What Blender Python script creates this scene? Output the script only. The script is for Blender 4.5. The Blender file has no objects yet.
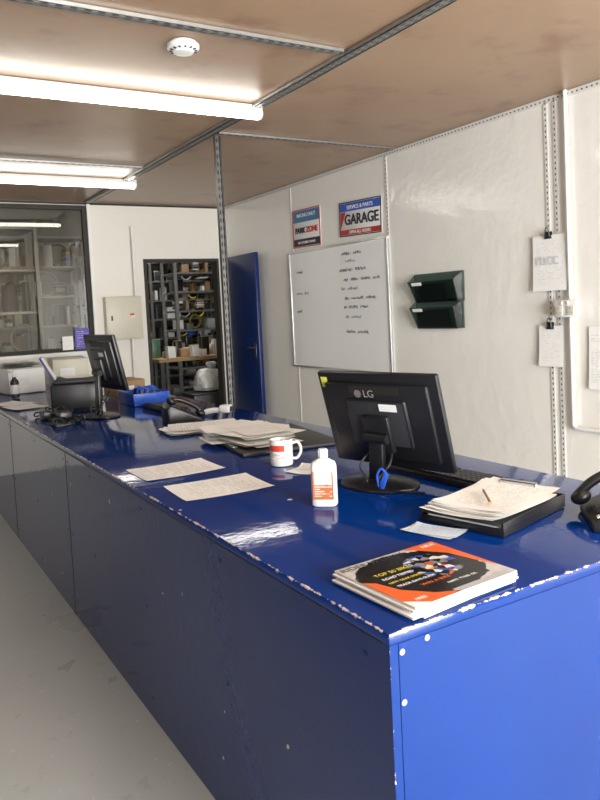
import bpy, bmesh, math, random
from mathutils import Vector, Matrix, Euler
random.seed(7)
sc=bpy.context.scene
try:
    sc.view_settings.view_transform='Standard'
    sc.view_settings.look='None'
    sc.view_settings.exposure=.12
except Exception: pass
D=math.radians
# ------------------------------------------------------------------ materials
def base(name):
    m=bpy.data.materials.new(name); m.use_nodes=True
    nt=m.node_tree; p=nt.nodes['Principled BSDF']
    return m,nt,p
def N(nt,t,**k):
    n=nt.nodes.new(t)
    for a,b in k.items(): setattr(n,a,b)
    return n
def math_(nt,op,a,b=None,c=None,clamp=False):
    n=nt.nodes.new('ShaderNodeMath'); n.operation=op; n.use_clamp=clamp
    for i,x in enumerate((a,b,c)):
        if x is None: continue
        if isinstance(x,(int,float)): n.inputs[i].default_value=x
        else: nt.links.new(x,n.inputs[i])
    return n.outputs[0]
def mixc(nt,f,a,b):
    n=nt.nodes.new('ShaderNodeMix'); n.data_type='RGBA'
    for s,x in ((0,f),(6,a),(7,b)):
        if isinstance(x,(int,float)): n.inputs[s].default_value=x
        elif isinstance(x,(tuple,list)): n.inputs[s].default_value=(*x[:3],1)
        else: nt.links.new(x,n.inputs[s])
    return n.outputs[2]
def noise(nt,vec,scale,detail=3,rough=.5):
    n=nt.nodes.new('ShaderNodeTexNoise'); n.inputs['Scale'].default_value=scale
    n.inputs['Detail'].default_value=detail; n.inputs['Roughness'].default_value=rough
    nt.links.new(vec,n.inputs['Vector']); return n.outputs[0]
def pm(name,col,rough=.5,metal=0,var=.08,scale=6,bump=0,bscale=80,coat=0,emis=0,bdist=.002,spec=.5):
    m,nt,p=base(name)
    tc=N(nt,'ShaderNodeTexCoord')
    f=noise(nt,tc.outputs['Object'],scale)
    c=mixc(nt,f,tuple(x*(1-var) for x in col),tuple(min(1,x*(1+var)) for x in col))
    nt.links.new(c,p.inputs['Base Color'])
    p.inputs['Roughness'].default_value=rough; p.inputs['Metallic'].default_value=metal
    p.inputs['Coat Weight'].default_value=coat; p.inputs['Coat Roughness'].default_value=.08
    p.inputs['Specular IOR Level'].default_value=spec
    if bump:
        b=N(nt,'ShaderNodeBump'); b.inputs['Strength'].default_value=bump; b.inputs['Distance'].default_value=bdist
        nt.links.new(noise(nt,tc.outputs['Object'],bscale),b.inputs['Height']); nt.links.new(b.outputs[0],p.inputs['Normal'])
    if emis:
        p.inputs['Emission Color'].default_value=(*col,1); p.inputs['Emission Strength'].default_value=emis
    return m
M_wall=pm('wall_white_paint',(.86,.845,.795),.15,var=.04,scale=1.3,bump=.5,bscale=11,bdist=.008)
M_walll=pm('wall_left_bounce_cut',(.09,.095,.12),.5,var=.05,scale=1.3)  # unseen wall, dark tone invented to cut bounce onto the counter front
M_wallb=pm('wall_back_paint',(.76,.735,.67),.4,var=.05,scale=2,bump=.3,bscale=7,bdist=.004)
M_black=pm('black_plastic',(.009,.009,.011),.35,bump=.15,bscale=400)
M_blackg=pm('black_gloss',(.006,.006,.008),.12)
M_dark=pm('dark_grey_plastic',(.026,.028,.032),.45,bump=.1,bscale=300)
M_key=pm('keycap_black',(.018,.018,.02),.5)
M_white=pm('white_plastic',(.78,.78,.76),.35)
M_cream=pm('cream_metal',(.62,.59,.48),.4)
M_paper=pm('paper_white',(.90,.90,.88),.7,var=.03)
M_steel=pm('galvanised_steel',(.36,.36,.35),.38,metal=.8,var=.2,scale=30)
M_alu=pm('aluminium',(.7,.71,.72),.3,metal=.9)
M_card=pm('cardboard',(.36,.23,.12),.8,bump=.2,bscale=90)
M_bluep=pm('blue_plastic',(.02,.09,.5),.35)
M_blue_door=pm('blue_door_paint',(.003,.018,.11),.3,var=.12,bump=.2,bscale=30,spec=.35)
M_red=pm('red_plastic',(.5,.03,.02),.4)
M_orange=pm('orange_print',(.8,.14,.03),.35)
M_yellow=pm('yellow_print',(.75,.6,.05),.4)
M_green=pm('green_plastic',(.05,.14,.08),.4)
M_purple=pm('purple_print',(.2,.1,.45),.4)
M_ink=pm('marker_ink',(.03,.03,.05),.6)
M_inkl=pm('marker_ink_faint',(.18,.18,.22),.6)
M_grey=pm('grey_print',(.42,.43,.45),.6)
M_wb=pm('whiteboard_surface',(.90,.91,.89),.12,var=.02)
M_ceramic=pm('ceramic_white',(.85,.84,.8),.12,coat=.5)
M_coffee=pm('coffee',(.05,.02,.01),.1)
M_seam=pm('seam_dark',(.03,.025,.02),.7)
M_darkroom=pm('warehouse_dark_wall',(.22,.20,.17),.8,var=.3,scale=2)
M_cloth=pm('plastic_bag',(.55,.55,.53),.35,bump=1,bscale=14,bdist=.03)
M_pages=pm('magazine_pages',(.7,.69,.66),.6,var=.25,scale=200)

def m_floor():
    m,nt,p=base('floor_grey_paint'); tc=N(nt,'ShaderNodeTexCoord'); o=tc.outputs['Object']
    f=noise(nt,o,1.1,5,.6); c=mixc(nt,f,(.37,.395,.385),(.49,.515,.50))
    s=noise(nt,o,9,6,.7); k=math_(nt,'GREATER_THAN',s,.62); k=math_(nt,'MULTIPLY',k,.28)
    c=mixc(nt,k,c,(.30,.26,.22))
    s2=noise(nt,o,38,3,.6); k2=math_(nt,'MULTIPLY',math_(nt,'GREATER_THAN',s2,.68),.5)
    c=mixc(nt,k2,c,(.68,.68,.65))
    nt.links.new(c,p.inputs['Base Color'])
    r=math_(nt,'MULTIPLY_ADD',f,.35,.14); nt.links.new(r,p.inputs['Roughness'])
    b=N(nt,'ShaderNodeBump'); b.inputs['Strength'].default_value=.25; b.inputs['Distance'].default_value=.004
    nt.links.new(s,b.inputs['Height']); nt.links.new(b.outputs[0],p.inputs['Normal'])
    return m
M_floor=m_floor()
def m_ceil():
    m,nt,p=base('ceiling_brown_board'); tc=N(nt,'ShaderNodeTexCoord'); o=tc.outputs['Object']
    f=noise(nt,o,.9,5,.6); c=mixc(nt,f,(.29,.18,.11),(.42,.28,.178))
    s=noise(nt,o,2.4,6,.65); r=N(nt,'ShaderNodeValToRGB'); r.color_ramp.elements[0].position=.54; r.color_ramp.elements[1].position=.68
    nt.links.new(s,r.inputs[0]); k=math_(nt,'MULTIPLY',r.outputs[0],.6)
    c=mixc(nt,k,c,(.22,.09,.06))
    nt.links.new(c,p.inputs['Base Color']); p.inputs['Roughness'].default_value=.34
    b=N(nt,'ShaderNodeBump'); b.inputs['Strength'].default_value=.3; b.inputs['Distance'].default_value=.01
    nt.links.new(noise(nt,o,3,2),b.inputs['Height']); nt.links.new(b.outputs[0],p.inputs['Normal'])
    return m
M_ceil=m_ceil()
CX,CY,CT,CB=.77,1.02,.807,1.93
def m_counter():
    m,nt,p=base('counter_blue_gloss'); tc=N(nt,'ShaderNodeTexCoord'); o=tc.outputs['Object']
    sp=N(nt,'ShaderNodeSeparateXYZ'); nt.links.new(o,sp.inputs[0])
    x,y,z=sp.outputs
    dx=math_(nt,'ABSOLUTE',math_(nt,'SUBTRACT',x,CX)); dy=math_(nt,'ABSOLUTE',math_(nt,'SUBTRACT',y,CY)); dz=math_(nt,'ABSOLUTE',math_(nt,'SUBTRACT',z,CT))
    d=math_(nt,'MINIMUM',math_(nt,'MINIMUM',math_(nt,'MAXIMUM',dx,dz),math_(nt,'MAXIMUM',dy,dz)),math_(nt,'MAXIMUM',dx,dy))
    n1=noise(nt,o,34,6,.75)
    lim=math_(nt,'MULTIPLY',math_(nt,'SUBTRACT',n1,.43),.032)
    wear=math_(nt,'LESS_THAN',d,lim)
    v=N(nt,'ShaderNodeTexVoronoi'); v.inputs['Scale'].default_value=5.5; nt.links.new(o,v.inputs['Vector'])
    n2=noise(nt,o,60,2)
    chip=math_(nt,'LESS_THAN',math_(nt,'ADD',v.outputs['Distance'],math_(nt,'MULTIPLY',n2,.08)),.080)
    wear2=math_(nt,'MAXIMUM',wear,chip)
    f=noise(nt,o,2.2,5,.6)
    c=mixc(nt,f,(.0003,.018,.125),(.0006,.030,.19))
    sc_=noise(nt,o,14,6,.75); k=math_(nt,'MULTIPLY',math_(nt,'GREATER_THAN',sc_,.70),.06)
    c=mixc(nt,k,c,(.15,.2,.4))
    wc=mixc(nt,n2,(.75,.72,.68),(.35,.2,.13))
    c=mixc(nt,wear2,c,wc)
    nt.links.new(c,p.inputs['Base Color']); p.inputs['Specular IOR Level'].default_value=.5
    r=math_(nt,'MULTIPLY_ADD',noise(nt,o,5,4,.6),.15,.0); r=math_(nt,'MAXIMUM',r,math_(nt,'MULTIPLY',wear2,.6)); nt.links.new(r,p.inputs['Roughness'])
    b=N(nt,'ShaderNodeBump'); b.inputs['Strength'].default_value=.22; b.inputs['Distance'].default_value=.003
    h=math_(nt,'ADD',noise(nt,o,26,3),math_(nt,'MULTIPLY',wear2,-.8))
    nt.links.new(h,b.inputs['Height']); nt.links.new(b.outputs[0],p.inputs['Normal'])
    return m
M_counter=m_counter()
def m_perf():
    m,nt,p=base('perforated_strip'); tc=N(nt,'ShaderNodeTexCoord'); sp=N(nt,'ShaderNodeSeparateXYZ'); nt.links.new(tc.outputs['Object'],sp.inputs[0])
    x,y,z=sp.outputs
    fz=math_(nt,'SUBTRACT',math_(nt,'FRACT',math_(nt,'MULTIPLY',z,32)),.5)
    a=math_(nt,'POWER',math_(nt,'MULTIPLY',fz,4.4),2)
    b=math_(nt,'POWER',math_(nt,'MULTIPLY',x,210),2)
    k=math_(nt,'LESS_THAN',math_(nt,'ADD',a,b),1)
    c=mixc(nt,k,(.72,.71,.68),(.08,.08,.08)); nt.links.new(c,p.inputs['Base Color']); p.inputs['Roughness'].default_value=.4
    return m
M_perf=m_perf()
def m_perfsteel(name,light,metal=.5,hole=.03):
    m,nt,p=base(name); tc=N(nt,'ShaderNodeTexCoord'); sp=N(nt,'ShaderNodeSeparateXYZ'); nt.links.new(tc.outputs['Object'],sp.inputs[0])
    x,y,z=sp.outputs
    fz=math_(nt,'SUBTRACT',math_(nt,'FRACT',math_(nt,'MULTIPLY',z,20)),.5)
    a=math_(nt,'POWER',math_(nt,'MULTIPLY',fz,3.2),2)
    b=math_(nt,'POWER',math_(nt,'MULTIPLY',math_(nt,'SUBTRACT',math_(nt,'ABSOLUTE',x),.009),190),2)
    k=math_(nt,'LESS_THAN',math_(nt,'ADD',a,b),1)
    c=mixc(nt,k,(light,light*.98,light*.93),(hole,)*3); nt.links.new(c,p.inputs['Base Color']); p.inputs['Roughness'].default_value=.4; p.inputs['Metallic'].default_value=metal
    return m
M_perfs=m_perfsteel('perforated_steel',.25,.5,.07); M_perfd=m_perfsteel('perforated_dark_steel',.13,.5,.02)
def m_text(name,rows=30,bg=(.90,.90,.88),ink=(.3,.3,.33),thr=.46,marg=.1,amt=.6,hdr=None):
    m,nt,p=base(name); tc=N(nt,'ShaderNodeTexCoord'); sp=N(nt,'ShaderNodeSeparateXYZ'); nt.links.new(tc.outputs['UV'],sp.inputs[0])
    u,v,_=sp.outputs
    r=math_(nt,'MULTIPLY',v,rows); fr=math_(nt,'FRACT',r); fl=math_(nt,'FLOOR',r)
    line=math_(nt,'LESS_THAN',math_(nt,'ABSOLUTE',math_(nt,'SUBTRACT',fr,.5)),.2)
    cb=N(nt,'ShaderNodeCombineXYZ'); nt.links.new(math_(nt,'MULTIPLY',u,22),cb.inputs[0]); nt.links.new(math_(nt,'MULTIPLY',fl,7.3),cb.inputs[1])
    n=noise(nt,cb.outputs[0],1,2); w=math_(nt,'GREATER_THAN',n,thr)
    cb2=N(nt,'ShaderNodeCombineXYZ'); nt.links.new(math_(nt,'MULTIPLY',u,1.2),cb2.inputs[0]); nt.links.new(math_(nt,'MULTIPLY',fl,3.1),cb2.inputs[1])
    w2=math_(nt,'GREATER_THAN',noise(nt,cb2.outputs[0],1,1),.46)
    mu=math_(nt,'LESS_THAN',math_(nt,'ABSOLUTE',math_(nt,'SUBTRACT',u,.5)),.5-marg)
    mv=math_(nt,'LESS_THAN',math_(nt,'ABSOLUTE',math_(nt,'SUBTRACT',v,.5)),.5-marg)
    k=line
    for q in (w,w2,mu,mv): k=math_(nt,'MULTIPLY',k,q)
    k=math_(nt,'MULTIPLY',k,amt)
    c=mixc(nt,k,bg,ink)
    if hdr:
        h=math_(nt,'MULTIPLY',math_(nt,'GREATER_THAN',v,1-hdr[0]),mu); c=mixc(nt,h,c,hdr[1])
    nt.links.new(c,p.inputs['Base Color']); p.inputs['Roughness'].default_value=.6
    return m
M_txt=m_text('printed_page',amt=.45)
M_txt2=m_text('printed_form',22,thr=.42,amt=.4,hdr=(.12,(.78,.80,.82)))
M_txtlabel=m_text('label_print',9,bg=(.85,.83,.8),ink=(.1,.02,.02),thr=.35,marg=.05,amt=.8,hdr=(.45,(.6,.06,.03)))
M_orlabel=m_text('bottle_label',12,bg=(.46,.14,.05),ink=(.9,.85,.8),thr=.42,marg=.08,amt=.8,hdr=(.45,(.8,.78,.74)))
def m_cover():
    m,nt,p=base('magazine_cover'); tc=N(nt,'ShaderNodeTexCoord'); sp=N(nt,'ShaderNodeSeparateXYZ'); nt.links.new(tc.outputs['UV'],sp.inputs[0])
    u,v,_=sp.outputs; n=noise(nt,tc.outputs['UV'],9,4,.7)
    c=mixc(nt,n,(.30,.31,.33),(.8,.78,.75))
    dd=math_(nt,'ADD',math_(nt,'POWER',math_(nt,'MULTIPLY',math_(nt,'SUBTRACT',u,.47),1.7),2),math_(nt,'POWER',math_(nt,'MULTIPLY',math_(nt,'SUBTRACT',v,.50),1.9),2))
    k=math_(nt,'LESS_THAN',math_(nt,'ADD',dd,math_(nt,'MULTIPLY',n,.5)),1.05)
    c=mixc(nt,k,c,(.012,.012,.015))
    vo=N(nt,'ShaderNodeTexVoronoi'); vo.inputs['Scale'].default_value=17; nt.links.new(tc.outputs['UV'],vo.inputs['Vector'])
    sv=N(nt,'ShaderNodeSeparateColor'); nt.links.new(vo.outputs['Color'],sv.inputs[0])
    ramp=N(nt,'ShaderNodeValToRGB'); ramp.color_ramp.interpolation='CONSTANT'
    cols=[(0,(.01,.01,.012,1)),(.45,(.25,.25,.27,1)),(.58,(.05,.09,.4,1)),(.68,(.75,.74,.72,1)),(.80,(.75,.5,.05,1)),(.86,(.6,.12,.04,1)),(.92,(.02,.02,.02,1))]
    e=ramp.color_ramp.elements; e[0].color=cols[0][1]; e[1].position=cols[1][0]; e[1].color=cols[1][1]
    for pz,cc in cols[2:]:
        q=e.new(pz); q.color=cc
    nt.links.new(sv.outputs[0],ramp.inputs[0])
    d2=math_(nt,'ADD',math_(nt,'POWER',math_(nt,'MULTIPLY',math_(nt,'SUBTRACT',u,.64),4.2),2),math_(nt,'POWER',math_(nt,'MULTIPLY',math_(nt,'SUBTRACT',v,.56),3.6),2))
    k2=math_(nt,'LESS_THAN',math_(nt,'ADD',d2,math_(nt,'MULTIPLY',n,.6)),1.15)
    c=mixc(nt,k2,c,ramp.outputs[0])
    nt.links.new(c,p.inputs['Base Color']); p.inputs['Roughness'].default_value=.22
    return m
M_cover=m_cover()
def m_glass(name,tint=(.8,.85,.85),rough=.0,ior=1.6,const=None):
    m=bpy.data.materials.new(name); m.use_nodes=True; nt=m.node_tree; nt.nodes.clear()
    o=N(nt,'ShaderNodeOutputMaterial'); mx=N(nt,'ShaderNodeMixShader'); t=N(nt,'ShaderNodeBsdfTransparent'); g=N(nt,'ShaderNodeBsdfGlossy')
    t.inputs[0].default_value=(*tint,1); g.inputs['Roughness'].default_value=rough
    if const is None:
        f=N(nt,'ShaderNodeFresnel'); f.inputs[0].default_value=ior; nt.links.new(f.outputs[0],mx.inputs[0])
    else: mx.inputs[0].default_value=const
    nt.links.new(t.outputs[0],mx.inputs[1]); nt.links.new(g.outputs[0],mx.inputs[2]); nt.links.new(mx.outputs[0],o.inputs[0])
    return m
M_glass=m_glass('window_glass',(.70,.70,.67),.02)
M_smoke=m_glass('smoked_acrylic',(.30,.40,.37),.15,const=.05)
def m_emit(name,col,s):
    m=bpy.data.materials.new(name); m.use_nodes=True; nt=m.node_tree; p=nt.nodes['Principled BSDF']
    p.inputs['Base Color'].default_value=(.9,.9,.9,1); p.inputs['Emission Color'].default_value=(*col,1); p.inputs['Emission Strength'].default_value=s
    return m
M_tube=m_emit('led_diffuser',(1,.95,.86),15)
# ------------------------------------------------------------------ mesh builder
class MB:
    def __init__(s,name):
        s.name=name; s.bm=bmesh.new(); s.uv=s.bm.loops.layers.uv.new('UVMap'); s.mats=[]; s.M=Matrix.Identity(4)
    def mi(s,m):
        if m not in s.mats: s.mats.append(m)
        return s.mats.index(m)
    def _fin(s,vs,m,bev=0,seg=2):
        fs={f for v in vs for f in v.link_faces}
        i=s.mi(m)
        for f in fs: f.material_index=i
        if bev:
            es=list({e for v in vs for e in v.link_edges})
            bmesh.ops.bevel(s.bm,geom=es,offset=bev,segments=seg,affect='EDGES',profile=.5)
    def box(s,c,size,m,rot=(0,0,0),bev=0,seg=2):
        mt=s.M@Matrix.Translation(c)@Euler(rot).to_matrix().to_4x4()@Matrix.Diagonal((*size,1))
        r=bmesh.ops.create_cube(s.bm,size=1,matrix=mt); s._fin(r['verts'],m,bev,seg)
    def bb(s,a,b,m,bev=0):
        s.box([(a[i]+b[i])/2 for i in range(3)],[abs(b[i]-a[i]) for i in range(3)],m,bev=bev)
    def cyl(s,p1,p2,r,m,r2=None,seg=20,bev=0):
        p1=Vector(p1);p2=Vector(p2); d=p2-p1
        q=d.to_track_quat('Z','Y').to_matrix().to_4x4()
        mt=s.M@Matrix.Translation((p1+p2)/2)@q
        k=bmesh.ops.create_cone(s.bm,cap_ends=True,cap_tris=False,segments=seg,radius1=r,radius2=r if r2 is None else r2,depth=d.length,matrix=mt)
        s._fin(k['verts'],m)
    def ell(s,c,rad,m,rot=(0,0,0),seg=20):
        mt=s.M@Matrix.Translation(c)@Euler(rot).to_matrix().to_4x4()@Matrix.Diagonal((*rad,1))
        k=bmesh.ops.create_uvsphere(s.bm,u_segments=seg,v_segments=seg//2+2,radius=1,matrix=mt); s._fin(k['verts'],m)
    def lathe(s,prof,m,c=(0,0,0),seg=32,sx=1,sy=1,mats=None,power=2,wob=0):
        rings=[]
        for r,z in prof:
            ring=[]
            for i in range(seg):
                a=2*math.pi*i/seg; ca,sa=math.cos(a),math.sin(a)
                k=1
                if power!=2: k=(abs(ca)**power+abs(sa)**power)**(-1/power)
                if wob: k*=1+wob*math.sin(3*a+z*17)+wob*.7*math.sin(5*a-z*29)
                ring.append(s.bm.verts.new(s.M@Vector((c[0]+r*k*ca*sx,c[1]+r*k*sa*sy,c[2]+z))))
            rings.append(ring)
        for j in range(len(rings)-1):
            mm=s.mi(mats[j] if mats else m)
            for i in range(seg):
                a,b=rings[j],rings[j+1]; k=(i+1)%seg
                f=s.bm.faces.new((a[i],a[k],b[k],b[i])); f.material_index=mm
        for ring,fl in ((rings[0],True),(rings[-1],False)):
            f=s.bm.faces.new(ring[::-1] if fl else ring); f.material_index=s.mi(mats[0 if fl else -1] if mats else m)
    def tube(s,pts,r,m,seg=8,sub=6):
        P=[Vector(p) for p in pts]; Q=[]
        if len(P)>2 and sub>1:
            E=[P[0]*2-P[1]]+P+[P[-1]*2-P[-2]]
            for i in range(1,len(E)-2):
                for k in range(sub):
                    t=k/sub; a,b,c,d=E[i-1:i+3]
                    Q.append(.5*((2*b)+(c-a)*t+(2*a-5*b+4*c-d)*t*t+(3*b-a-3*c+d)*t**3))
            Q.append(P[-1])
        else: Q=P
        rings=[]; up=None
        for i,q in enumerate(Q):
            t=(Q[min(i+1,len(Q)-1)]-Q[max(i-1,0)]).normalized()
            if up is None:
                up=t.orthogonal().normalized()
            up=(up-t*up.dot(t))
            if up.length<1e-5: up=t.orthogonal()
            up.normalize(); sd=t.cross(up)
            rings.append([s.bm.verts.new(s.M@(q+r*(math.cos(2*math.pi*k/seg)*up+math.sin(2*math.pi*k/seg)*sd))) for k in range(seg)])
        mi=s.mi(m)
        for j in range(len(rings)-1):
            for k in range(seg):
                f=s.bm.faces.new((rings[j][k],rings[j][(k+1)%seg],rings[j+1][(k+1)%seg],rings[j+1][k])); f.material_index=mi
        for rr in (rings[0][::-1],rings[-1]):
            f=s.bm.faces.new(rr); f.material_index=mi
    def poly(s,pts,m,uvs=None):
        f=s.bm.faces.new([s.bm.verts.new(s.M@Vector(p)) for p in pts]); f.material_index=s.mi(m)
        if uvs is None and len(pts)==4: uvs=((0,0),(1,0),(1,1),(0,1))
        if uvs:
            for l,u in zip(f.loops,uvs): l[s.uv].uv=u
        return f
    def prism(s,pts,vec,m,bev=0):
        vec=s.M.to_3x3()@Vector(vec)
        a=[s.bm.verts.new(s.M@Vector(p)) for p in pts]; b=[s.bm.verts.new(v.co+vec) for v in a]
        s.bm.faces.new(a[::-1]); s.bm.faces.new(b)
        n=len(a)
        for i in range(n): s.bm.faces.new((a[i],a[(i+1)%n],b[(i+1)%n],b[i]))
        s._fin(a+b,m,bev)
    def sheet(s,c,w,h,rot,m,curl=.003,n=8):
        mt=s.M@Matrix.Translation(c)@Matrix.Rotation(rot,4,'Z')
        ph=random.random()*6
        g=[[None]*(n+1) for _ in range(n+1)]
        for i in range(n+1):
            for j in range(n+1):
                u,v=i/n,j/n
                z=curl*(.35+.35*math.sin(3*u+ph)*math.cos(2.5*v+ph))+curl*.8*(abs(u-.5)*2)**4*(abs(v-.5)*2)**2
                g[i][j]=s.bm.verts.new(mt@Vector(((u-.5)*w,(v-.5)*h,z)))
        mi=s.mi(m)
        for i in range(n):
            for j in range(n):
                f=s.bm.faces.new((g[i][j],g[i+1][j],g[i+1][j+1],g[i][j+1])); f.material_index=mi
                for l,(a,b) in zip(f.loops,((i,j),(i+1,j),(i+1,j+1),(i,j+1))): l[s.uv].uv=(a/n,b/n)
    def done(s,loc=(0,0,0),rot=(0,0,0)):
        bmesh.ops.recalc_face_normals(s.bm,faces=s.bm.faces[:])
        me=bpy.data.meshes.new(s.name); s.bm.to_mesh(me); s.bm.free()
        for m in s.mats: me.materials.append(m)
        for p in me.polygons: p.use_smooth=True
        me.set_sharp_from_angle(angle=D(35))
        ob=bpy.data.objects.new(s.name,me); sc.collection.objects.link(ob); ob.location=loc; ob.rotation_euler=rot
        return ob
def text(name,body,parent,loc,rot,size,mat,ext=.0006,align='CENTER',bold=0):
    cu=bpy.data.curves.new(name,'FONT'); cu.body=body; cu.size=size; cu.extrude=ext; cu.align_x=align; cu.align_y='CENTER'; cu.offset=bold
    cu.materials.append(mat); o=bpy.data.objects.new(name,cu); sc.collection.objects.link(o); o.parent=parent; o.location=loc; o.rotation_euler=rot
    return o
H=2.517; XW=3.4; YB=7.08; XL=-2.4; YS=-2.6
# ------------------------------------------------------------------ room shell
b=MB('floor'); b.bb((XL-.1,YS-1.5,-.1),(6,11.6,0),M_floor); b.done()
b=MB('ceiling'); b.bb((XL-.1,YS-.1,H),(XW+.1,YB+.12,H+.1),M_ceil); b.done()
b=MB('wall_right'); b.bb((XW,YS-.1,0),(XW+.1,YB+.12,H),M_wall); b.done()
b=MB('wall_left'); b.bb((XL-.1,YS-.1,0),(XL,YB+.12,H),M_walll); b.done()
b=MB('wall_back')
b.bb((XL,YB,0),(1.94,YB+.1,1.09),M_wallb); b.bb((XL,YB,2.49),(1.94,YB+.1,H),M_wallb); b.bb((XL,YB,1.09),(-.9,YB+.1,2.49),M_wallb)
b.bb((1.94,YB,0),(2.47,YB+.1,H),M_wallb); b.bb((2.47,YB,1.97),(3.30,YB+.1,H),M_wallb); b.bb((3.30,YB,0),(XW,YB+.1,H),M_wallb)
b.done()
b=MB('wall_front')
b.bb((XL,YS-.1,0),(.05,YS,H),M_wall); b.bb((2.45,YS-.1,0),(XW,YS,H),M_wall); b.bb((.05,YS-.1,2.35),(2.45,YS,H),M_wall); b.done()
b=MB('window_1')
fr=M_seam
b.bb((-.898,YB+.02,1.092),(1.938,YB+.07,1.13),fr); b.bb((-.898,YB+.02,2.45),(1.938,YB+.07,2.488),fr)
for x in (-.898,.5,1.898): b.bb((x,YB+.02,1.13),(x+.04,YB+.07,2.45),fr)
b.bb((-.86,YB+.042,1.13),(1.9,YB+.048,2.45),M_glass); b.done()
b=MB('trim_1')
b.bb((2.472,YB-.012,0),(2.50,YB+.11,1.968),M_seam); b.bb((3.272,YB-.012,0),(3.298,YB+.11,1.968),M_seam); b.bb((2.5,YB-.012,1.94),(3.272,YB+.11,1.968),M_seam); b.done()
b=MB('trim_2')
b.bb((1.935,YB-.02,1.07),(1.965,YB-.001,2.5),M_white); b.bb((-.93,YB-.02,1.06),(1.935,YB-.001,1.085),M_white); b.done()
b=MB('door_1')
b.box((0,-.40,.985),(.04,.8,1.95),M_blue_door,bev=.004)
b.box((-.03,-.74,1.0),(.012,.045,.14),M_dark,bev=.004); b.cyl((-.03,-.74,1.03),(-.07,-.74,1.03),.008,M_dark); b.cyl((-.065,-.745,1.03),(-.065,-.63,1.03),.008,M_dark)
for z in (.25,1.0,1.75): b.cyl((-.015,.004,z-.04),(-.015,.004,z+.04),.007,M_steel)
b.done((3.35,7.055,.004),(0,0,D(-2)))
def strip(name,p1,p2,w,t,mat,roll=0):
    p1=Vector(p1);p2=Vector(p2);d=p2-p1;L=d.length
    b=MB(name); b.box((0,0,L/2),(w,t,L),mat)
    o=b.done(p1); o.rotation_mode='QUATERNION'; o.rotation_quaternion=d.to_track_quat('Z','Y')@Euler((0,0,roll)).to_quaternion(); return o
sx=XW-.004
for i,y in enumerate((5.68,4.29,2.825,2.765,-.2)):
    strip('trim_%d'%(3+i),(sx,y,0),(sx,y,H-.03),.024 if i else .012,.004,M_perf if i else M_wall,D(90))
strip('trim_8',(sx,-2.5,H-.02),(sx,7.05,H-.02),.03,.004,M_perf,D(90))
strip('trim_9',(-.8,YB-.004,H-.012),(3.38,YB-.004,H-.012),.02,.004,M_seam,D(90))
def rail(name,p1,p2,w=.06,h=.02):
    p1=Vector(p1);p2=Vector(p2);d=p2-p1;L=d.length
    b=MB(name)
    b.box((0,0,L/2),(w,.003,L),M_perfs); b.box((w/2,-h/2,L/2),(.003,h,L),M_steel); b.box((-w/2,-h/2,L/2),(.003,h,L),M_steel)
    b.box((0,-h,L/2),(w*.55,.003,L),M_perfs)
    o=b.done(p1); q=d.to_track_quat('Z','Y'); o.rotation_mode='QUATERNION'
    for a in (0,90,-90,180):
        qq=q@Euler((0,0,D(a))).to_quaternion()
        if (qq@Vector((0,-1,0))).z<-.5: o.rotation_quaternion=qq;break
    return o
rail('ceiling_rail',(1.93,-2.5,H-.003),(1.93,7.0,H-.003),.065,.014)
rail('ceiling_rail',(XL+.05,2.65,H-.003),(1.88,2.65,H-.003),.045,.014)
rail('ceiling_rail',(1.98,4.15,H-.003),(3.36,4.15,H-.003),.04,.010)
rail('ceiling_rail',(XL+.05,5.3,H-.003),(1.88,5.3,H-.003),.04,.010)
b=MB('slotted_angle_post'); b.box((0,0,1.25),(.034,.003,2.505),M_perfd); b.box((-.0155,.0155,1.25),(.003,.03,2.505),M_perfd); b.box((0,0,.003),(.08,.08,.005),M_steel)
b.tube([(.012,-.006,2.5),(.014,-.008,1.5),(.012,-.006,.1)],.006,M_black)
b.done((2.0,4.2,.002))
def batten(x1,x2,y,m=M_tube):
    b=MB('ceiling_batten_light'); L=x2-x1
    b.box((0,0,-.018),(L,.07,.034),M_white,bev=.004)
    n=10; pr=[(.034*math.cos(math.pi*i/n),-.036-.036*math.sin(math.pi*i/n)) for i in range(n+1)]
    b.prism([(-L/2+.015,p[0],p[1]) for p in pr],(L-.03,0,0),m)
    for s in (-1,1):
        b.prism([(s*(L/2)-.008*(1+s)*.9,p[0]*1.08,(p[1]+.036)*1.06-.036) for p in pr],(.015,0,0),M_white)
    b.done(((x1+x2)/2,y,H-.001))
batten(.45,1.96,3.56); batten(.50,2.01,5.83); batten(.5,2.0,.9); batten(.5,2.0,-1.2)  # last two are out of view, added as fill for more even light
b=MB('smoke_detector'); b.lathe([(.05,0),(.055,-.003),(.055,-.012),(.066,-.014),(.066,-.028),(.058,-.034),(.045,-.036),(.04,-.046),(.02,-.05),(.004,-.05)],M_white)
for i in range(14):
    a=i*math.pi/7; b.box((.051*math.cos(a),.051*math.sin(a),-.036),(.012,.006,.006),M_dark,rot=(0,0,a))
b.done((1.215,2.83,H-.001))
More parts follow.
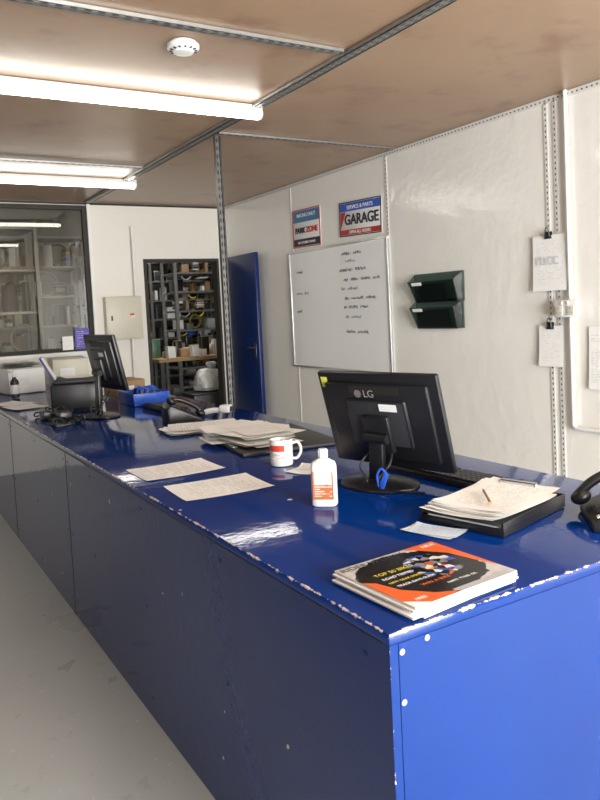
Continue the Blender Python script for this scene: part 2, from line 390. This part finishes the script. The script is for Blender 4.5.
# ------------------------------------------------------------------ counter
b=MB('service_counter')
b.bb((CX,CY,CT-.024),(CB,7.0,CT),M_counter,bev=.004)
b.bb((CX+.003,CY+.004,.0),(CX+.022,7.0,CT-.025),M_counter)
b.bb((CX+.023,CY+.003,.0),(CB-.03,CY+.022,CT-.025),M_counter)
b.bb((CX+.3,CY+.4,.0),(CX+.32,6.9,CT-.026),M_seam)
for y in (3.47,4.95,6.3): b.bb((CX+.0015,y-.002,0),(CX+.003,y+.002,CT-.03),M_seam)
b.bb((CX+.001,CY+.02,CT-.026),(CX+.0028,7.0,CT-.0245),M_seam)
for y in (1.1,1.75,2.4,3.05,3.43,3.52,4.2,4.9,5.0,5.7):
    for z in (.07,.40,.74): b.cyl((CX+.003,y,z),(CX+.0015,y,z),.0055,M_blue_door,seg=12)
for x,z in ((.80,.765),(.80,.67),(.86,.775),(1.5,.765),(1.85,.765)):
    b.cyl((x,CY+.003,z),(x,CY+.0012,z),.006,M_alu,seg=12)
b.done()
# ------------------------------------------------------------------ wall things
b=MB('whiteboard'); W=1.43; h=1.02
b.bb((-.015,-W/2,-h/2),(-.002,W/2,h/2),M_wb)
for s in (-1,1):
    b.box((-.012,0,s*h/2),(.022,W+.03,.018),M_alu,bev=.003); b.box((-.012,s*W/2,0),(.022,.018,h+.01),M_alu,bev=.003)
wb=b.done((XW-.002,5.01,1.385))
def scribble(bd,y,z,wd,hh,m,r=.0016):
    pts=[]; n=max(3,int(wd/.02))
    for i in range(n*2+1):
        pts.append((-.0165,y-wd*i/(n*2)+random.uniform(-.006,.006),z+hh*(.5 if i%2 else -.3)*random.uniform(.3,1.2)))
    bd.tube(pts,r,m,seg=4,sub=3)
b=MB('marker_writing')
for row,(y0,z0,ws) in enumerate([(.60,.33,(.10,)),(.62,.14,(.10,.06)),(.62,-.02,(.08,)),(-.12,.43,(.12,.10)),(-.16,.37,(.14,)),(-.08,.30,(.18,.14)),(-.14,.22,(.05,.10,.12,.08)),(-.1,.15,(.04,.14)),(-.14,.07,(.05,.16,.12)),(-.12,.0,(.03,.12,.1)),(-.14,-.08,(.04,.13)),(-.14,-.2,(.12,.14))]):
    y=y0
    for w_ in ws: scribble(b,y,z0,w_,.03,M_inkl if row%3==1 else M_ink); y-=w_+.04
mw=b.done(); mw.parent=wb
def plate(yc,zc,w,h,roll,kind):
    b=MB('licence_plate_sign')
    b.box((-.004,0,0),(.004,w,h),M_white,bev=.0015)
    for s in (-1,1):
        b.box((-.007,0,s*(h/2-.008)),(.004,w-.01,.008),M_ink if kind else M_red); b.box((-.007,s*(w/2-.008),0),(.004,.008,h-.01),M_ink if kind else M_red)
    if kind:
        b.bb((-.0068,-w/2+.015,h*.22),(-.0062,w/2-.015,h/2-.015),M_bluep); b.bb((-.0068,-w/2+.015,-h/2+.015),(-.0062,w/2-.015,-h*.30),M_red)
        b.prism([(-.0069,w/2-.02,-h*.28),(-.0069,w/2-.09,h*.2),(-.0069,w/2-.02,h*.2)],(-.001,0,0),M_red)
    else:
        b.bb((-.0068,-w/2+.015,h*.16),(-.0062,w/2-.015,h/2-.015),pm('sign_blue',(.05,.18,.38),.4)); b.bb((-.0068,-w/2+.015,-h/2+.015),(-.0062,w/2-.015,-h*.27),M_ink)
    for s in (-1,1): b.cyl((-.006,s*w*.35,h/2-.02),(-.010,s*w*.35,h/2-.02),.006,M_steel,seg=10)
    o=b.done((XW-.001,yc,zc),(roll,0,0))
    R_=(D(90),0,D(-90))
    if kind:
        text('sign_text','GARAGE',o,(-.0085,-.02,-.01),R_,.115,M_ink,.002,bold=.002); text('sign_text_small','SERVICE & PARTS',o,(-.0085,0,h*.32),R_,.045,M_white,.001)
        text('sign_text_foot','OPEN ALL HOURS',o,(-.0085,0,-h*.38),R_,.035,M_white,.001)
    else:
        text('sign_text','PARK',o,(-.0085,.10,-.02),R_,.068,M_ink,.002,bold=.002); text('sign_text_b','ZONE',o,(-.0085,-.095,-.02),R_,.068,M_red,.002,bold=.002)
        text('sign_text_small','RACING ONLY',o,(-.0085,0,h*.33),R_,.045,M_white,.001); text('sign_text_foot','ALL OTHERS TOWED',o,(-.0085,0,-h*.37),R_,.03,M_white,.001)
plate(4.635,2.085,.56,.28,D(2),1); plate(5.43,2.10,.46,.34,D(1),0)
b=MB('wall_file_holder')
for k,z0 in enumerate((1.395,1.215)):
    hh=.2; W_=.46-.02*k
    b.poly([(-.004,W_/2+.02,z0),(-.004,-W_/2-.02,z0),(-.004,-W_/2-.02,z0+hh),(-.004,W_/2+.02,z0+hh)],M_smoke)
    b.poly([(-.03,-W_/2+.02,z0),(-.03,W_/2-.02,z0),(-.085,W_/2,z0+hh*.72),(-.085,-W_/2,z0+hh*.72)],M_smoke)
    for s in (-1,1):
        b.poly([(-.006,s*(W_/2),z0),(-.03,s*(W_/2-.02),z0),(-.085,s*W_/2,z0+hh*.72),(-.006,s*(W_/2+.01),z0+hh)],M_smoke)
        b.tube([(-.03,s*(W_/2-.02),z0),(-.085,s*W_/2,z0+hh*.72)],.003,M_dark,sub=1)
    b.tube([(-.085,-W_/2,z0+hh*.72),(-.085,W_/2,z0+hh*.72)],.003,M_dark,sub=1)
    b.tube([(-.03,-W_/2+.02,z0),(-.03,W_/2-.02,z0)],.003,M_dark,sub=1)
    b.poly([(-.004,W_/2-.02,z0),(-.004,-W_/2+.02,z0),(-.03,-W_/2+.02,z0),(-.03,W_/2-.02,z0)],M_smoke)
    b.box((-.034,.02,z0+.07),(.006,W_-(.12 if k else .2),.12),M_dark,rot=(0,D(-14),0))
    b.box((-.0905,.13,z0+hh*.64),(.002,.10,.022),M_paper,rot=(0,D(-20),0))
b.done((XW-.001,3.765,0))
def wallpaper(name,y,z,w,h,m,clip=True,n=3,txt=None,tm=M_grey):
    b=MB(name)
    for i in range(n):
        x=-.004-.003*i; dy=random.uniform(-.004,.004); K=6
        for j in range(K):
            z1=h/2-h*j/K; z2=h/2-h*(j+1)/K; c1=-.012*(j/K)**2; c2=-.012*((j+1)/K)**2
            b.poly([(x+c2,w/2+dy,z2),(x+c2,-w/2+dy,z2),(x+c1,-w/2+dy,z1),(x+c1,w/2+dy,z1)],m if i==n-1 else M_paper,((0,1-(j+1)/K),(1,1-(j+1)/K),(1,1-j/K),(0,1-j/K)))
    if clip:
        b.prism([(-.003,-.022,h/2-.02),(-.003,.022,h/2-.02),(-.003,.018,h/2+.02),(-.003,-.018,h/2+.02)],(-.02,0,0),M_black)
        b.tube([(-.024,.014,h/2-.01),(-.026,.012,h/2+.03),(-.026,0,h/2+.045),(-.026,-.012,h/2+.03),(-.024,-.014,h/2-.01)],.0025,M_black,seg=6)
    o=b.done((XW-.007,y,z))
    if txt: text('paper_heading',txt,o,(-.026,0,.02),(D(90),0,D(-90)),.1,tm,.0004)
    return o
M_faint=m_text('notice_page',26,ink=(.6,.6,.63),thr=.5,amt=.5)
wallpaper('clipped_notice',2.815,1.585,.235,.315,M_faint,n=4,txt='mcc',tm=pm('pale_print',(.62,.64,.68),.6))
wallpaper('clipped_notice',2.82,1.11,.165,.235,M_faint,n=3)
wallpaper('wall_poster',2.50,1.05,.14,.34,m_text('poster_print',40,ink=(.5,.5,.55)),clip=False,n=1)
b=MB('wall_conduit')
b.cyl((0,2.675,.68),(0,2.675,H-.002),.0125,M_white,seg=16)
b.tube([(0,2.675,.70),(0,2.675,.672),(0,2.66,.655),(0,2.63,.652)],.0125,M_white,seg=12)
b.cyl((0,2.63,.652),(0,.6,.652),.0125,M_white,seg=16)
for z in (.9,1.2,1.7,2.2): b.box((.003,2.675,z),(.024,.034,.014),M_white,bev=.003)
for y in (2.2,1.5): b.box((.003,y,.652),(.024,.014,.034),M_white,bev=.003)
b.done((XW-.022,0,0))
b=MB('socket_outlet')
b.box((-.02,0,0),(.036,.15,.095),M_white,bev=.006)
for s in (-1,1):
    b.box((-.040,s*.037,-.012),(.004,.05,.05),M_cream,bev=.001)
    for dy,dz in ((0,.004),(-.011,-.018),(.011,-.018)): b.box((-.0425,s*.037+dy,dz-.004),(.001,.005 if dy else .003,.003 if dy else .007),M_dark)
    b.box((-.041,s*.02,.03),(.006,.014,.02),M_cream,bev=.002)
b.done((XW-.037,2.675,1.325))
b=MB('electrical_cabinet')
b.box((0,-.05,0),(.36,.098,.42),M_cream,bev=.004); b.box((0,-.102,0),(.335,.006,.395),M_cream,bev=.003)
b.box((-.13,-.108,0),(.02,.008,.05),M_dark,bev=.002); b.poly([(.05,-.1055,.0),(.10,-.1055,.0),(.10,-.1055,.04),(.05,-.1055,.04)],M_txtlabel)
b.cyl((.14,-.05,.21),(.14,-.05,.90),.0125,M_white); b.cyl((.08,-.05,-.21),(.08,-.05,-1.1),.012,M_white)
b.done((2.215,YB-.001,1.39))
b=MB('window_poster'); b.poly([(-.07,0,-.1),(.07,0,-.1),(.07,0,.1),(-.07,0,.1)],m_text('purple_poster',10,bg=(.12,.1,.45),ink=(.8,.7,.9),thr=.5)); b.poly([(-.19,0.002,-.1),(-.09,0.002,-.1),(-.09,0.002,.03),(-.19,0.002,.03)],M_txt); b.done((1.82,YB+.015,1.21))
# ------------------------------------------------------------------ monitors
def monitor(loc,rz,tilt,label=True,lift=.05,W_=.48,h_=.335):
    b=MB('computer_monitor'); T0=Matrix.Translation((0,0,lift))@Matrix.Rotation(tilt,4,'X')
    b.M=T0
    b.box((0,0,h_/2),(W_,.022,h_),M_black,bev=.006)
    b.box((0,-.016,h_/2),(W_*.86,.02,h_*.80),M_black,bev=.009)
    b.box((0,-.026,h_*.5),(W_*.5,.02,h_*.5),M_dark,bev=.008)
    b.poly([(-W_/2+.014,.0115,.03),(W_/2-.014,.0115,.03),(W_/2-.014,.0115,h_-.014),(-W_/2+.014,.0115,h_-.014)],M_blackg)
    b.box((0,-.043,h_*.40),(.105,.022,.13),M_black,bev=.006)
    for i in range(7): b.box((0,-.0262,h_*.84+.004*i-.012),(.2,.003,.0018),M_seam)
    b.poly([(.02,-.0385,.215),(.09,-.0385,.215),(.09,-.0385,.240),(.02,-.0385,.240)],M_txt)
    if label: b.poly([(-W_/2+.014,-.0125,h_-.055),(-W_/2+.042,-.0125,h_-.055),(-W_/2+.042,-.0125,h_-.018),(-W_/2+.014,-.0125,h_-.018)],m_text('yellow_sticker',6,bg=(.7,.72,.1),ink=(.1,.25,.05)))
    b.M=Matrix.Identity(4)
    q=lift+.105
    b.prism([(-.03,-.105,.012),(.03,-.105,.012),(.026,-.10,q),(-.026,-.10,q)],(0,.022,0),M_black,bev=.004)
    b.cyl((-.045,-.092,q),(.045,-.092,q),.017,M_black)
    b.lathe([(.135,0),(.14,.003),(.138,.009),(.12,.014),(.05,.02),(.02,.022)],M_black,c=(0,-.085,0),sx=1,sy=.78,seg=40)
    b.tube([(.02,-.03,.15),(.05,-.09,.08),(.03,-.13,.03),(.09,-.16,.01),(.2,-.12,.008)],.004,M_black)
    b.tube([(-.03,-.03,.13),(-.05,-.12,.07),(-.01,-.14,.02),(-.1,-.15,.008)],.0035,M_dark)
    o=b.done(loc,(0,0,rz))
    if label:
        n=T0@Vector((-.02,-.0275,h_*.80)); r_=(D(90)+tilt,0,0)
        text('monitor_logo','LG',o,n,r_,.036,M_alu,.0006)
        e=MB('monitor_logo_ring'); e.M=T0; e.cyl((-.065,-.0265,h_*.80),(-.065,-.028,h_*.80),.014,M_steel,seg=24); eo=e.done(); eo.parent=o
    return o
monitor((1.50,1.915,CT+.001),D(-74.3),D(16))
monitor((1.28,4.36,CT+.001),D(-83),D(12),False,lift=.16,W_=.44,h_=.34)
b=MB('cable_clamp'); b.prism([(0,0,0),(.012,.0,.0),(.028,0,.045),(.018,0,.055),(.0,0,.02)],(0,.01,0),M_bluep,bev=.002); b.tube([(.02,.006,.05),(.004,.006,.062),(-.01,.006,.04),(-.006,.006,.005)],.004,M_bluep); b.done((1.33,1.775,CT+.024),(0,0,D(-60)))
def keyboard(loc,rz):
    b=MB('computer_keyboard'); b.prism([(-.225,-.075,0),(-.225,.075,0),(-.225,.075,.022),(-.225,-.075,.012)],(.45,0,0),M_black,bev=.002)
    for r in range(6):
        for c in range(19):
            if r==0 and 4<=c<=8: continue
            y=-.058+r*.0225; b.box((-.2+c*.0222,y,.0175+(y+.075)*.066),(.0185,.018,.007),M_dark,bev=.0015,seg=1)
    b.box((-.08,-.058,.0175),(.105,.018,.007),M_dark,bev=.0015)
    return b.done(loc,(0,0,rz))
keyboard((1.645,1.825,CT+.001),D(93))
b=MB('document_tray')
b.box((0,0,.004),(.34,.25,.006),M_black,bev=.002)
for s in (-1,1): b.box((0,s*.123,.02),(.34,.005,.036),M_black,bev=.002)
b.box((.168,0,.02),(.005,.25,.036),M_black,bev=.002); b.box((-.1675,0,.012),(.005,.25,.02),M_black,bev=.002)
for i in range(7): b.box((random.uniform(-.006,.006)-.015,random.uniform(-.005,.005),.0095+i*.0027),(.29,.215,.0022),M_paper,rot=(0,0,random.uniform(-.03,.03)))
b.box((-.015,0,.032),(.325,.235,.004),M_dark,bev=.001)
for i in range(9): b.sheet((-.03+.005*i,random.uniform(-.012,.012),.0355+i*.0018),.30,.215,random.uniform(-.10,.10),M_txt,.007)
b.cyl((-.10,-.05,.062),(.0,.03,.062),.0035,M_card,seg=10); b.cyl((.0,.03,.062),(.01,.038,.062),.0035,M_black,r2=.001,seg=10)
b.box((.14,0,.058),(.02,.11,.012),M_alu,bev=.002)
b.done((1.45,1.42,CT+.001),(0,0,D(14)))
b=MB('loose_papers'); b.sheet((0,0,.001),.15,.08,0,M_paper); b.sheet((.01,.0,.004),.14,.08,.15,m_text('blue_form',14,bg=(.6,.72,.85))); b.done((1.22,1.41,CT+.001),(0,0,D(-75)))
def phone(loc,rz,sc_=1):
    b=MB('desk_phone')
    b.prism([(-.1,-.09,0),(-.1,.09,0),(-.1,.095,.085),(-.1,.075,.105),(-.1,-.09,.022)],(.2,0,0),M_black,bev=.005)
    a=math.atan2(.083,.165); b.M=Matrix.Translation((0,-.09,.024))@Matrix.Rotation(a,4,'X')
    b.box((.03,.145,.003),(.11,.055,.006),M_dark,bev=.002); b.box((.03,.145,.0065),(.085,.035,.001),M_blackg)
    for r in range(4):
        for c in range(3): b.box((.005+c*.022,.025+r*.02,.003),(.016,.012,.006),M_dark,bev=.002)
    for r in range(5): b.box((.078,.02+r*.018,.003),(.014,.01,.005),M_white if r==0 else M_dark,bev=.001)
    b.tube([(-.065,.005,.03),(-.065,.05,.045),(-.065,.1,.048),(-.065,.15,.045),(-.065,.19,.03)],.013,M_black,seg=12)
    b.ell((-.065,.01,.022),(.026,.028,.02),M_black); b.ell((-.065,.185,.022),(.026,.028,.02),M_black)
    b.M=Matrix.Identity(4)
    pts=[]
    for i in range(60):
        t=i/59; pts.append((-.11-.015*math.sin(t*3)+.006*math.cos(i*1.6),-.08+t*.15,.012+.006*math.sin(i*1.6)))
    b.tube(pts,.002,M_black,seg=5,sub=2)
    return b.done(loc,(0,0,rz))
phone((1.645,1.16,CT+.001),D(-133))
phone((1.47,3.74,CT+.001),D(80))
b=MB('coffee_mug')
b.lathe([(.036,0),(.041,.003),(.043,.01),(.044,.097),(.0435,.1),(.041,.1),(.040,.096),(.039,.08)],M_ceramic)
b.cyl((0,0,.078),(0,0,.081),.0392,M_coffee,seg=32)
b.tube([(.042,0,.082),(.062,0,.085),(.074,0,.066),(.072,0,.042),(.058,0,.024),(.042,0,.024)],.0055,M_ceramic,seg=10)
for i in range(8):
    a0=D(190+i*12);a1=D(202+i*12);r=.0447
    b.poly([(r*math.cos(a0),r*math.sin(a0),.03),(r*math.cos(a1),r*math.sin(a1),.03),(r*math.cos(a1),r*math.sin(a1),.082),(r*math.cos(a0),r*math.sin(a0),.082)],M_txtlabel,((i/8,0),((i+1)/8,0),((i+1)/8,1),(i/8,1)))
b.done((1.33,2.385,CT+.001),(0,0,D(-25)))
b=MB('hand_sanitiser_bottle')
b.lathe([(.034,0),(.038,.004),(.038,.118),(.034,.130),(.018,.139),(.013,.142)],M_white,sy=.62,seg=40,power=4)
b.lathe([(.0125,.140),(.0125,.146),(.014,.146),(.014,.168),(.012,.17)],M_white,seg=28)
for i in range(10): 
    a=i*D(36); b.box((.014*math.cos(a),.014*math.sin(a),.157),(.0015,.0015,.018),M_white,rot=(0,0,a))
for s in (-1,1): b.poly([(-s*.031,-s*.0243,.022),(s*.031,-s*.0243,.022),(s*.031,-s*.0243,.105),(-s*.031,-s*.0243,.105)],M_orlabel)
bo=b.done((1.15,1.81,CT+.001),(0,0,D(-42)))
for n_,(x,y,r,m) in enumerate(((.985,2.60,D(0),M_txt2),(.995,2.235,D(-3),M_txt))):
    b=MB('printed_page'); b.sheet((0,0,.001),.24,.31,0,m,.0035,10); b.done((x,y,CT+.001),(0,0,D(90)+r))
b=MB('paper_slip'); b.sheet((0,0,.001),.14,.12,0,M_paper,.004); b.sheet((.03,.02,.004),.1,.08,.4,M_txt,.004); b.done((1.36,2.24,CT+.001),(0,0,.4))
b=MB('document_folder'); b.box((0,0,.008),(.46,.60,.014),M_dark,bev=.003); b.box((-.215,0,.017),(.02,.3,.004),M_alu,bev=.001); b.done((1.55,2.88,CT+.001),(0,0,D(-8)))
b=MB('paper_pile')
for i in range(26):
    b.sheet((random.uniform(-.07,.03),random.uniform(-.11,.11),.001+i*.0016),.22,.31,random.uniform(-.3,.3)+ (1.2 if i%6==0 else 0),M_txt if i%2 else M_paper,.003)
b.done((1.49,2.90,CT+.021))
b=MB('paper_pile'); 
for i in range(10): b.sheet((random.uniform(-.05,.05),random.uniform(-.03,.03),.001+i*.002),.22,.31,random.uniform(-.2,.2)+1.45,M_txt2 if i==9 else M_paper,.004)
b.done((1.45,3.42,CT+.001))
b=MB('barcode_scanner')
b.tube([(0,0,.02),(.05,0,.03),(.1,0,.03)],.016,M_white,seg=12); b.box((.13,0,.04),(.07,.06,.045),M_white,bev=.014,seg=3); b.box((.166,0,.04),(.004,.045,.03),M_blackg)
b.tube([(0,0,.02),(-.04,.01,.01),(-.08,.05,.006),(-.06,.12,.005)],.004,M_black)
b.done((1.66,3.85,CT+.002),(0,0,D(-50)))
b=MB('magazine_stack'); z=0
for i in range(5):
    t=.005; dx,dy,r=random.uniform(-.012,.012),random.uniform(-.01,.01),random.uniform(-.06,.06)
    if i==4: dx=dy=r=0
    b.box((dx,dy,z+t/2),(.287 ,.252,t-.001),M_pages,rot=(0,0,r),bev=.0008,seg=1)
    z+=t
    b.M=Matrix.Translation((dx,dy,z))@Matrix.Rotation(r,4,'Z')
    b.poly([(-.1438,-.1263,0),(.1438,-.1263,0),(.1438,.1263,0),(-.1438,.1263,0)],M_cover if i==4 else M_paper)
    b.M=Matrix.Identity(4)
def dec(pts,m,zz): b.poly([(x*.1437,y*.1262,z+zz) for x,y in pts],m)
dec([(-1,-1),(-.1,-1),(-.45,-.78),(-.75,-.35),(-.85,.1),(-1,.25)],M_orange,.0004)
dec([(-1,-1),(-.7,-1),(-1,-.72)],M_paper,.0006)
dec([(.35,1),(1,1),(1,-.60),(.88,-.2),(.80,.35),(.55,.75)],M_orange,.0004)
dec([(-.2,-.98),(.9,-.98),(.9,-.86),(-.2,-.86)],M_grey,.0004)
mg=b.done((.98,1.165,CT+.001),(0,0,D(3)))
for i,(tx,ty,bd,sz,m) in enumerate(((-.05,.108,'RIDER WEEKLY',.026,M_ink),(-.05,.04,'TOP 50 BIKES',.018,M_yellow),(-.06,.015,'ROAD TESTED',.013,M_paper),(-.055,-.008,'NEW GEAR SPECIAL',.011,M_yellow),(-.05,-.03,'TRACK DAYS GUIDE',.011,M_paper),(-.02,-.055,'WIN A BIKE',.015,M_orange),(.03,-.08,'PARTS  TYRES  OIL',.010,M_paper),(.115,.108,'NEW',.018,M_paper),(-.105,-.10,'FREE',.014,M_paper))):
    text('cover_text_%d'%i,bd,mg,(tx,ty,z+.0009),(0,0,0),sz,m,.0001)
b=MB('printer')
b.box((0,0,.09),(.38,.32,.17),M_black,bev=.012,seg=3); b.box((0,-.01,.188),(.36,.29,.026),M_dark,bev=.006)
b.box((0,-.17,.045),(.26,.05,.008),M_black,bev=.002); b.box((0,-.162,.1),(.28,.006,.06),M_blackg)
b.box((0,.17,.26),(.24,.008,.2),M_bluep,rot=(D(-28),0,0),bev=.003); b.box((0,.16,.26),(.21,.002,.2),M_paper,rot=(D(-28),0,0))
b.sheet((.02,-.02,.203),.22,.2,.3,M_paper,.006)
for i in range(4): b.box((.12,-.1+.03*i,.202),(.02,.014,.004),M_grey,bev=.001)
b.done((1.21,4.95,CT+.002),(0,0,D(75)))
b=MB('cable_tangle')
for i in range(12):
    x0,y0=random.uniform(-.07,.07),random.uniform(-.24,.24); pts=[]
    for k in range(7):
        pts.append((x0,y0,.006+random.uniform(0,.05)*(k%2))); x0=max(-.08,min(.08,x0+random.uniform(-.13,.13))); y0=max(-.26,min(.26,y0+random.uniform(-.16,.16)))
    b.tube(pts,.0045,random.choice((M_black,M_black,M_dark,M_black)),seg=6)
b.box((.02,-.02,.03),(.07,.15,.05),M_black,bev=.006); b.box((-.04,.15,.025),(.06,.12,.04),M_black,bev=.006)
b.done((.96,4.40,CT+.001))
keyboard((1.60,4.33,CT+.001),D(90))
b=MB('storage_tray')
b.box((0,0,.005),(.24,.32,.008),M_bluep,bev=.002)
for s in (-1,1): b.box((s*.12,0,.04),(.006,.33,.08),M_bluep,rot=(0,D(6)*s,0),bev=.002); b.box((0,s*.16,.04),(.24,.006,.08),M_bluep,rot=(-D(6)*s,0,0),bev=.002)
for i in range(7): b.box((random.uniform(-.06,.06),random.uniform(-.1,.1),.05+random.uniform(0,.04)),(.08,.1,.05),random.choice((M_black,M_paper,M_dark,M_bluep)),rot=(random.uniform(-.3,.3),random.uniform(-.3,.3),random.uniform(0,3)),bev=.003)
b.done((1.62,4.80,CT+.001))
def carton(name,loc,size,rz,m=M_card):
    b=MB(name); x,y,z=size
    b.box((0,0,z/2),(x,y,z),m,bev=.003); b.box((0,0,z+.0005),(x*.98,.05,.001),M_cream)
    for s in (-1,1): b.box((0,s*y*.24,z+.003),(x*.99,y*.46,.003),m,rot=(s*D(2),0,0))
    b.poly([(-x*.3,-y/2-.001,z*.25),(x*.1,-y/2-.001,z*.25),(x*.1,-y/2-.001,z*.7),(-x*.3,-y/2-.001,z*.7)],M_txt)
    return b.done(loc,(0,0,rz))
carton('cardboard_box',(1.66,5.35,CT+.001),(.22,.26,.12),.1)
carton('paper_carton',(1.12,6.55,CT+.001),(.3,.4,.2),.15,M_paper)
carton('cream_box',(1.55,6.6,CT+.001),(.30,.36,.25),-.1,M_cream)
b=MB('paper_pile')
for i in range(8): b.sheet((random.uniform(-.02,.02),random.uniform(-.03,.03),.002+i*.004),.24,.33,random.uniform(-.3,.3),M_paper,.006)
b.done((1.13,6.55,CT+.217))
b=MB('printed_page'); b.sheet((0,0,.001),.22,.3,0,M_txt,.004); b.sheet((.02,.3,.001),.22,.3,.2,M_txt2,.004); b.done((.93,5.3,CT+.001),(0,0,.2))
b=MB('spray_bottle')
b.lathe([(.03,0),(.033,.004),(.033,.12),(.028,.135),(.014,.15),(.014,.165)],M_dark,seg=24); b.lathe([(.034,.03),(.0342,.031),(.0342,.1),(.034,.101)],M_white,seg=24)
b.lathe([(.016,.162),(.018,.164),(.018,.2),(.012,.215),(.006,.218)],M_white,seg=20); b.box((-.022,0,.205),(.03,.014,.016),M_white,bev=.003)
b.done((1.0,6.05,CT+.001))
# ------------------------------------------------------------------ warehouse behind
b=MB('wall_warehouse'); b.bb((XL-.1,11.5,0),(6,11.6,3.3),M_darkroom); b.bb((XL-.2,YB+.12,0),(XL-.1,11.5,3.3),M_darkroom); b.bb((5.9,YB+.1,0),(6,11.5,3.3),M_darkroom); b.bb((XW+.1,YB,0),(5.9,YB+.1,3.3),M_darkroom); b.done()
b=MB('ceiling_warehouse'); b.bb((XL-.2,YB+.12,3.3),(6,11.6,3.4),M_darkroom); b.bb((XL-.2,YB+.10,H),(XW+.1,YB+.12,3.3),M_darkroom); b.done()
mats=[M_card,M_card,M_dark,M_dark,M_bluep,M_white,M_white,M_black,M_black,M_green,M_cream,M_grey,M_cloth,M_steel]
def rack(loc,L,Dp,Hh,n,rz=0,dens=.9,sm=1.):
    b=MB('storage_rack')
    for x in (-L/2,0,L/2):
        for y in (-Dp/2,Dp/2): b.box((x,y,Hh/2),(.04,.04,Hh),M_steel)
    for k in range(n):
        z=.12+k*(Hh-.2)/(n-1)
        b.box((0,0,z),(L,Dp,.025),M_steel)
        if k==n-1 and Hh>2.3: continue
        x=-L/2+.04; gap=(Hh-.2)/(n-1)-.05
        while x<L/2-.12:
            w=random.uniform(.05,.22)*sm; hh=random.uniform(.3,.9)*gap; m=random.choice(mats)
            if random.random()<dens and x+w<L/2-.03:
                q=random.random()
                if q<.5: b.box((x+w/2,-Dp/2+.16+random.uniform(0,.1),z+.014+hh/2),(w*.95,.28,hh),m,bev=.006,rot=(0,0,random.uniform(-.1,.1)))
                elif q<.7:
                    b.cyl((x+w/2,-.05,z+.014),(x+w/2,-.05,z+.014+hh),w*.42,m,seg=14); b.cyl((x+w/2,-.05,z+.014+hh),(x+w/2,-.05,z+.04+hh),w*.15,M_black,seg=10)
                elif q<.82:
                    R_=min(gap*.42,.15); pts=[(x+w/2+R_*math.cos(a*.7),-.05+.02*math.sin(a),z+.03+R_+R_*math.sin(a*.7)) for a in range(10)]
                    b.tube(pts,.014,random.choice((M_black,M_yellow,M_grey)),seg=8,sub=3)
                else:
                    for j in range(4): b.box((x+w/2,-Dp/2+.16,z+.02+.03+j*hh/4.2),(w*.9*random.uniform(.7,1),.25,hh/4.6),random.choice(mats),bev=.004)
            x+=w+random.uniform(.005,.05)
    return b.done(loc,(0,0,rz))
rack((.75,8.6,0),1.9,.5,2.5,6); rack((-1.3,8.7,0),1.9,.5,2.5,6)
rack((4.45,9.6,0),1.5,.5,2.3,9,sm=.7); rack((2.0,10.4,0),1.8,.5,2.6,7,sm=.8); rack((2.35,8.3,0),1.3,.4,2.2,8,D(80),sm=.7); rack((3.9,11.1,0),2.2,.4,2.6,9,sm=.8)
b=MB('workbench'); b.box((0,0,.85),(1.0,.5,.04),M_card); 
for x in (-.45,.45):
    for y in (-.2,.2): b.box((x,y,.415),(.05,.05,.83),M_dark)
for i in range(26): 
    hh=random.uniform(.04,.24); b.box((random.uniform(-.45,.45),random.uniform(-.18,.18),.871+hh/2),(random.uniform(.04,.12),.1,hh),random.choice(mats+[M_paper,M_white,M_white]),bev=.004)
b.done((3.5,8.5,0))
b=MB('plastic_bag'); 
b.lathe([(.05,0),(.15,.01),(.18,.05),(.17,.12),(.165,.17),(.13,.22),(.10,.25),(.05,.26),(.01,.25)],M_cloth,seg=48,sy=.8,wob=.10); b.lathe([(.02,.24),(.035,.27),(.06,.31),(.05,.33),(.01,.32)],M_cloth,seg=24,c=(.05,0,0),wob=.25); b.done((3.40,7.75,.50))
b=MB('plastic_crate'); b.box((0,0,.24),(.46,.4,.47),M_dark,bev=.01); b.box((0,0,.485),(.48,.42,.012),M_black,bev=.004); b.done((3.36,7.75,.002))
def wtube(x1,x2,y,z):
    b=MB('ceiling_batten_light'); L=x2-x1; b.box((0,0,.03),(L,.07,.05),M_white,bev=.004); b.cyl((-L/2,0,-.01),(L/2,0,-.01),.022,M_tube,seg=12); b.done(((x1+x2)/2,y,z))
wtube(2.5,4.6,8.6,3.23); wtube(2.5,4.6,10.0,3.23); wtube(-.6,.9,9.6,3.23)
# ------------------------------------------------------------------ lights
def area(name,loc,rot,sx_,sy_,e,col=(1,1,1)):
    l=bpy.data.lights.new(name,'AREA'); l.shape='RECTANGLE'; l.size=sx_; l.size_y=sy_; l.energy=e; l.color=col
    o=bpy.data.objects.new(name,l); sc.collection.objects.link(o); o.location=loc; o.rotation_euler=rot
area('daylight_doorway',(1.25,YS-.12,1.18),(D(90),0,0),2.38,2.3,520,(1,.99,.97))
area('warehouse_fill_light',(3.6,8.9,3.28),(0,0,0),1.6,1.4,50,(1,.98,.94))  # added fill lamp, brightens what shows through the doorway; no roof opening modelled
w=bpy.data.worlds.new('world'); sc.world=w; w.use_nodes=True
w.node_tree.nodes['Background'].inputs[0].default_value=(.75,.85,1,1); w.node_tree.nodes['Background'].inputs[1].default_value=1.0
# ------------------------------------------------------------------ camera
R=Vector((.8537,-.5169,-.0499)).normalized();U=Vector((.0726,.0236,.9971)).normalized();B=R.cross(U).normalized();U=B.cross(R)
cd=bpy.data.cameras.new('camera'); co=bpy.data.objects.new('camera',cd); sc.collection.objects.link(co)
co.matrix_world=Matrix(((R.x,U.x,B.x,0),(R.y,U.y,B.y,0),(R.z,U.z,B.z,1.4),(0,0,0,1)))
cd.sensor_width=36; cd.lens=725/800*36; cd.shift_y=-50/800; cd.clip_start=.05
sc.camera=co
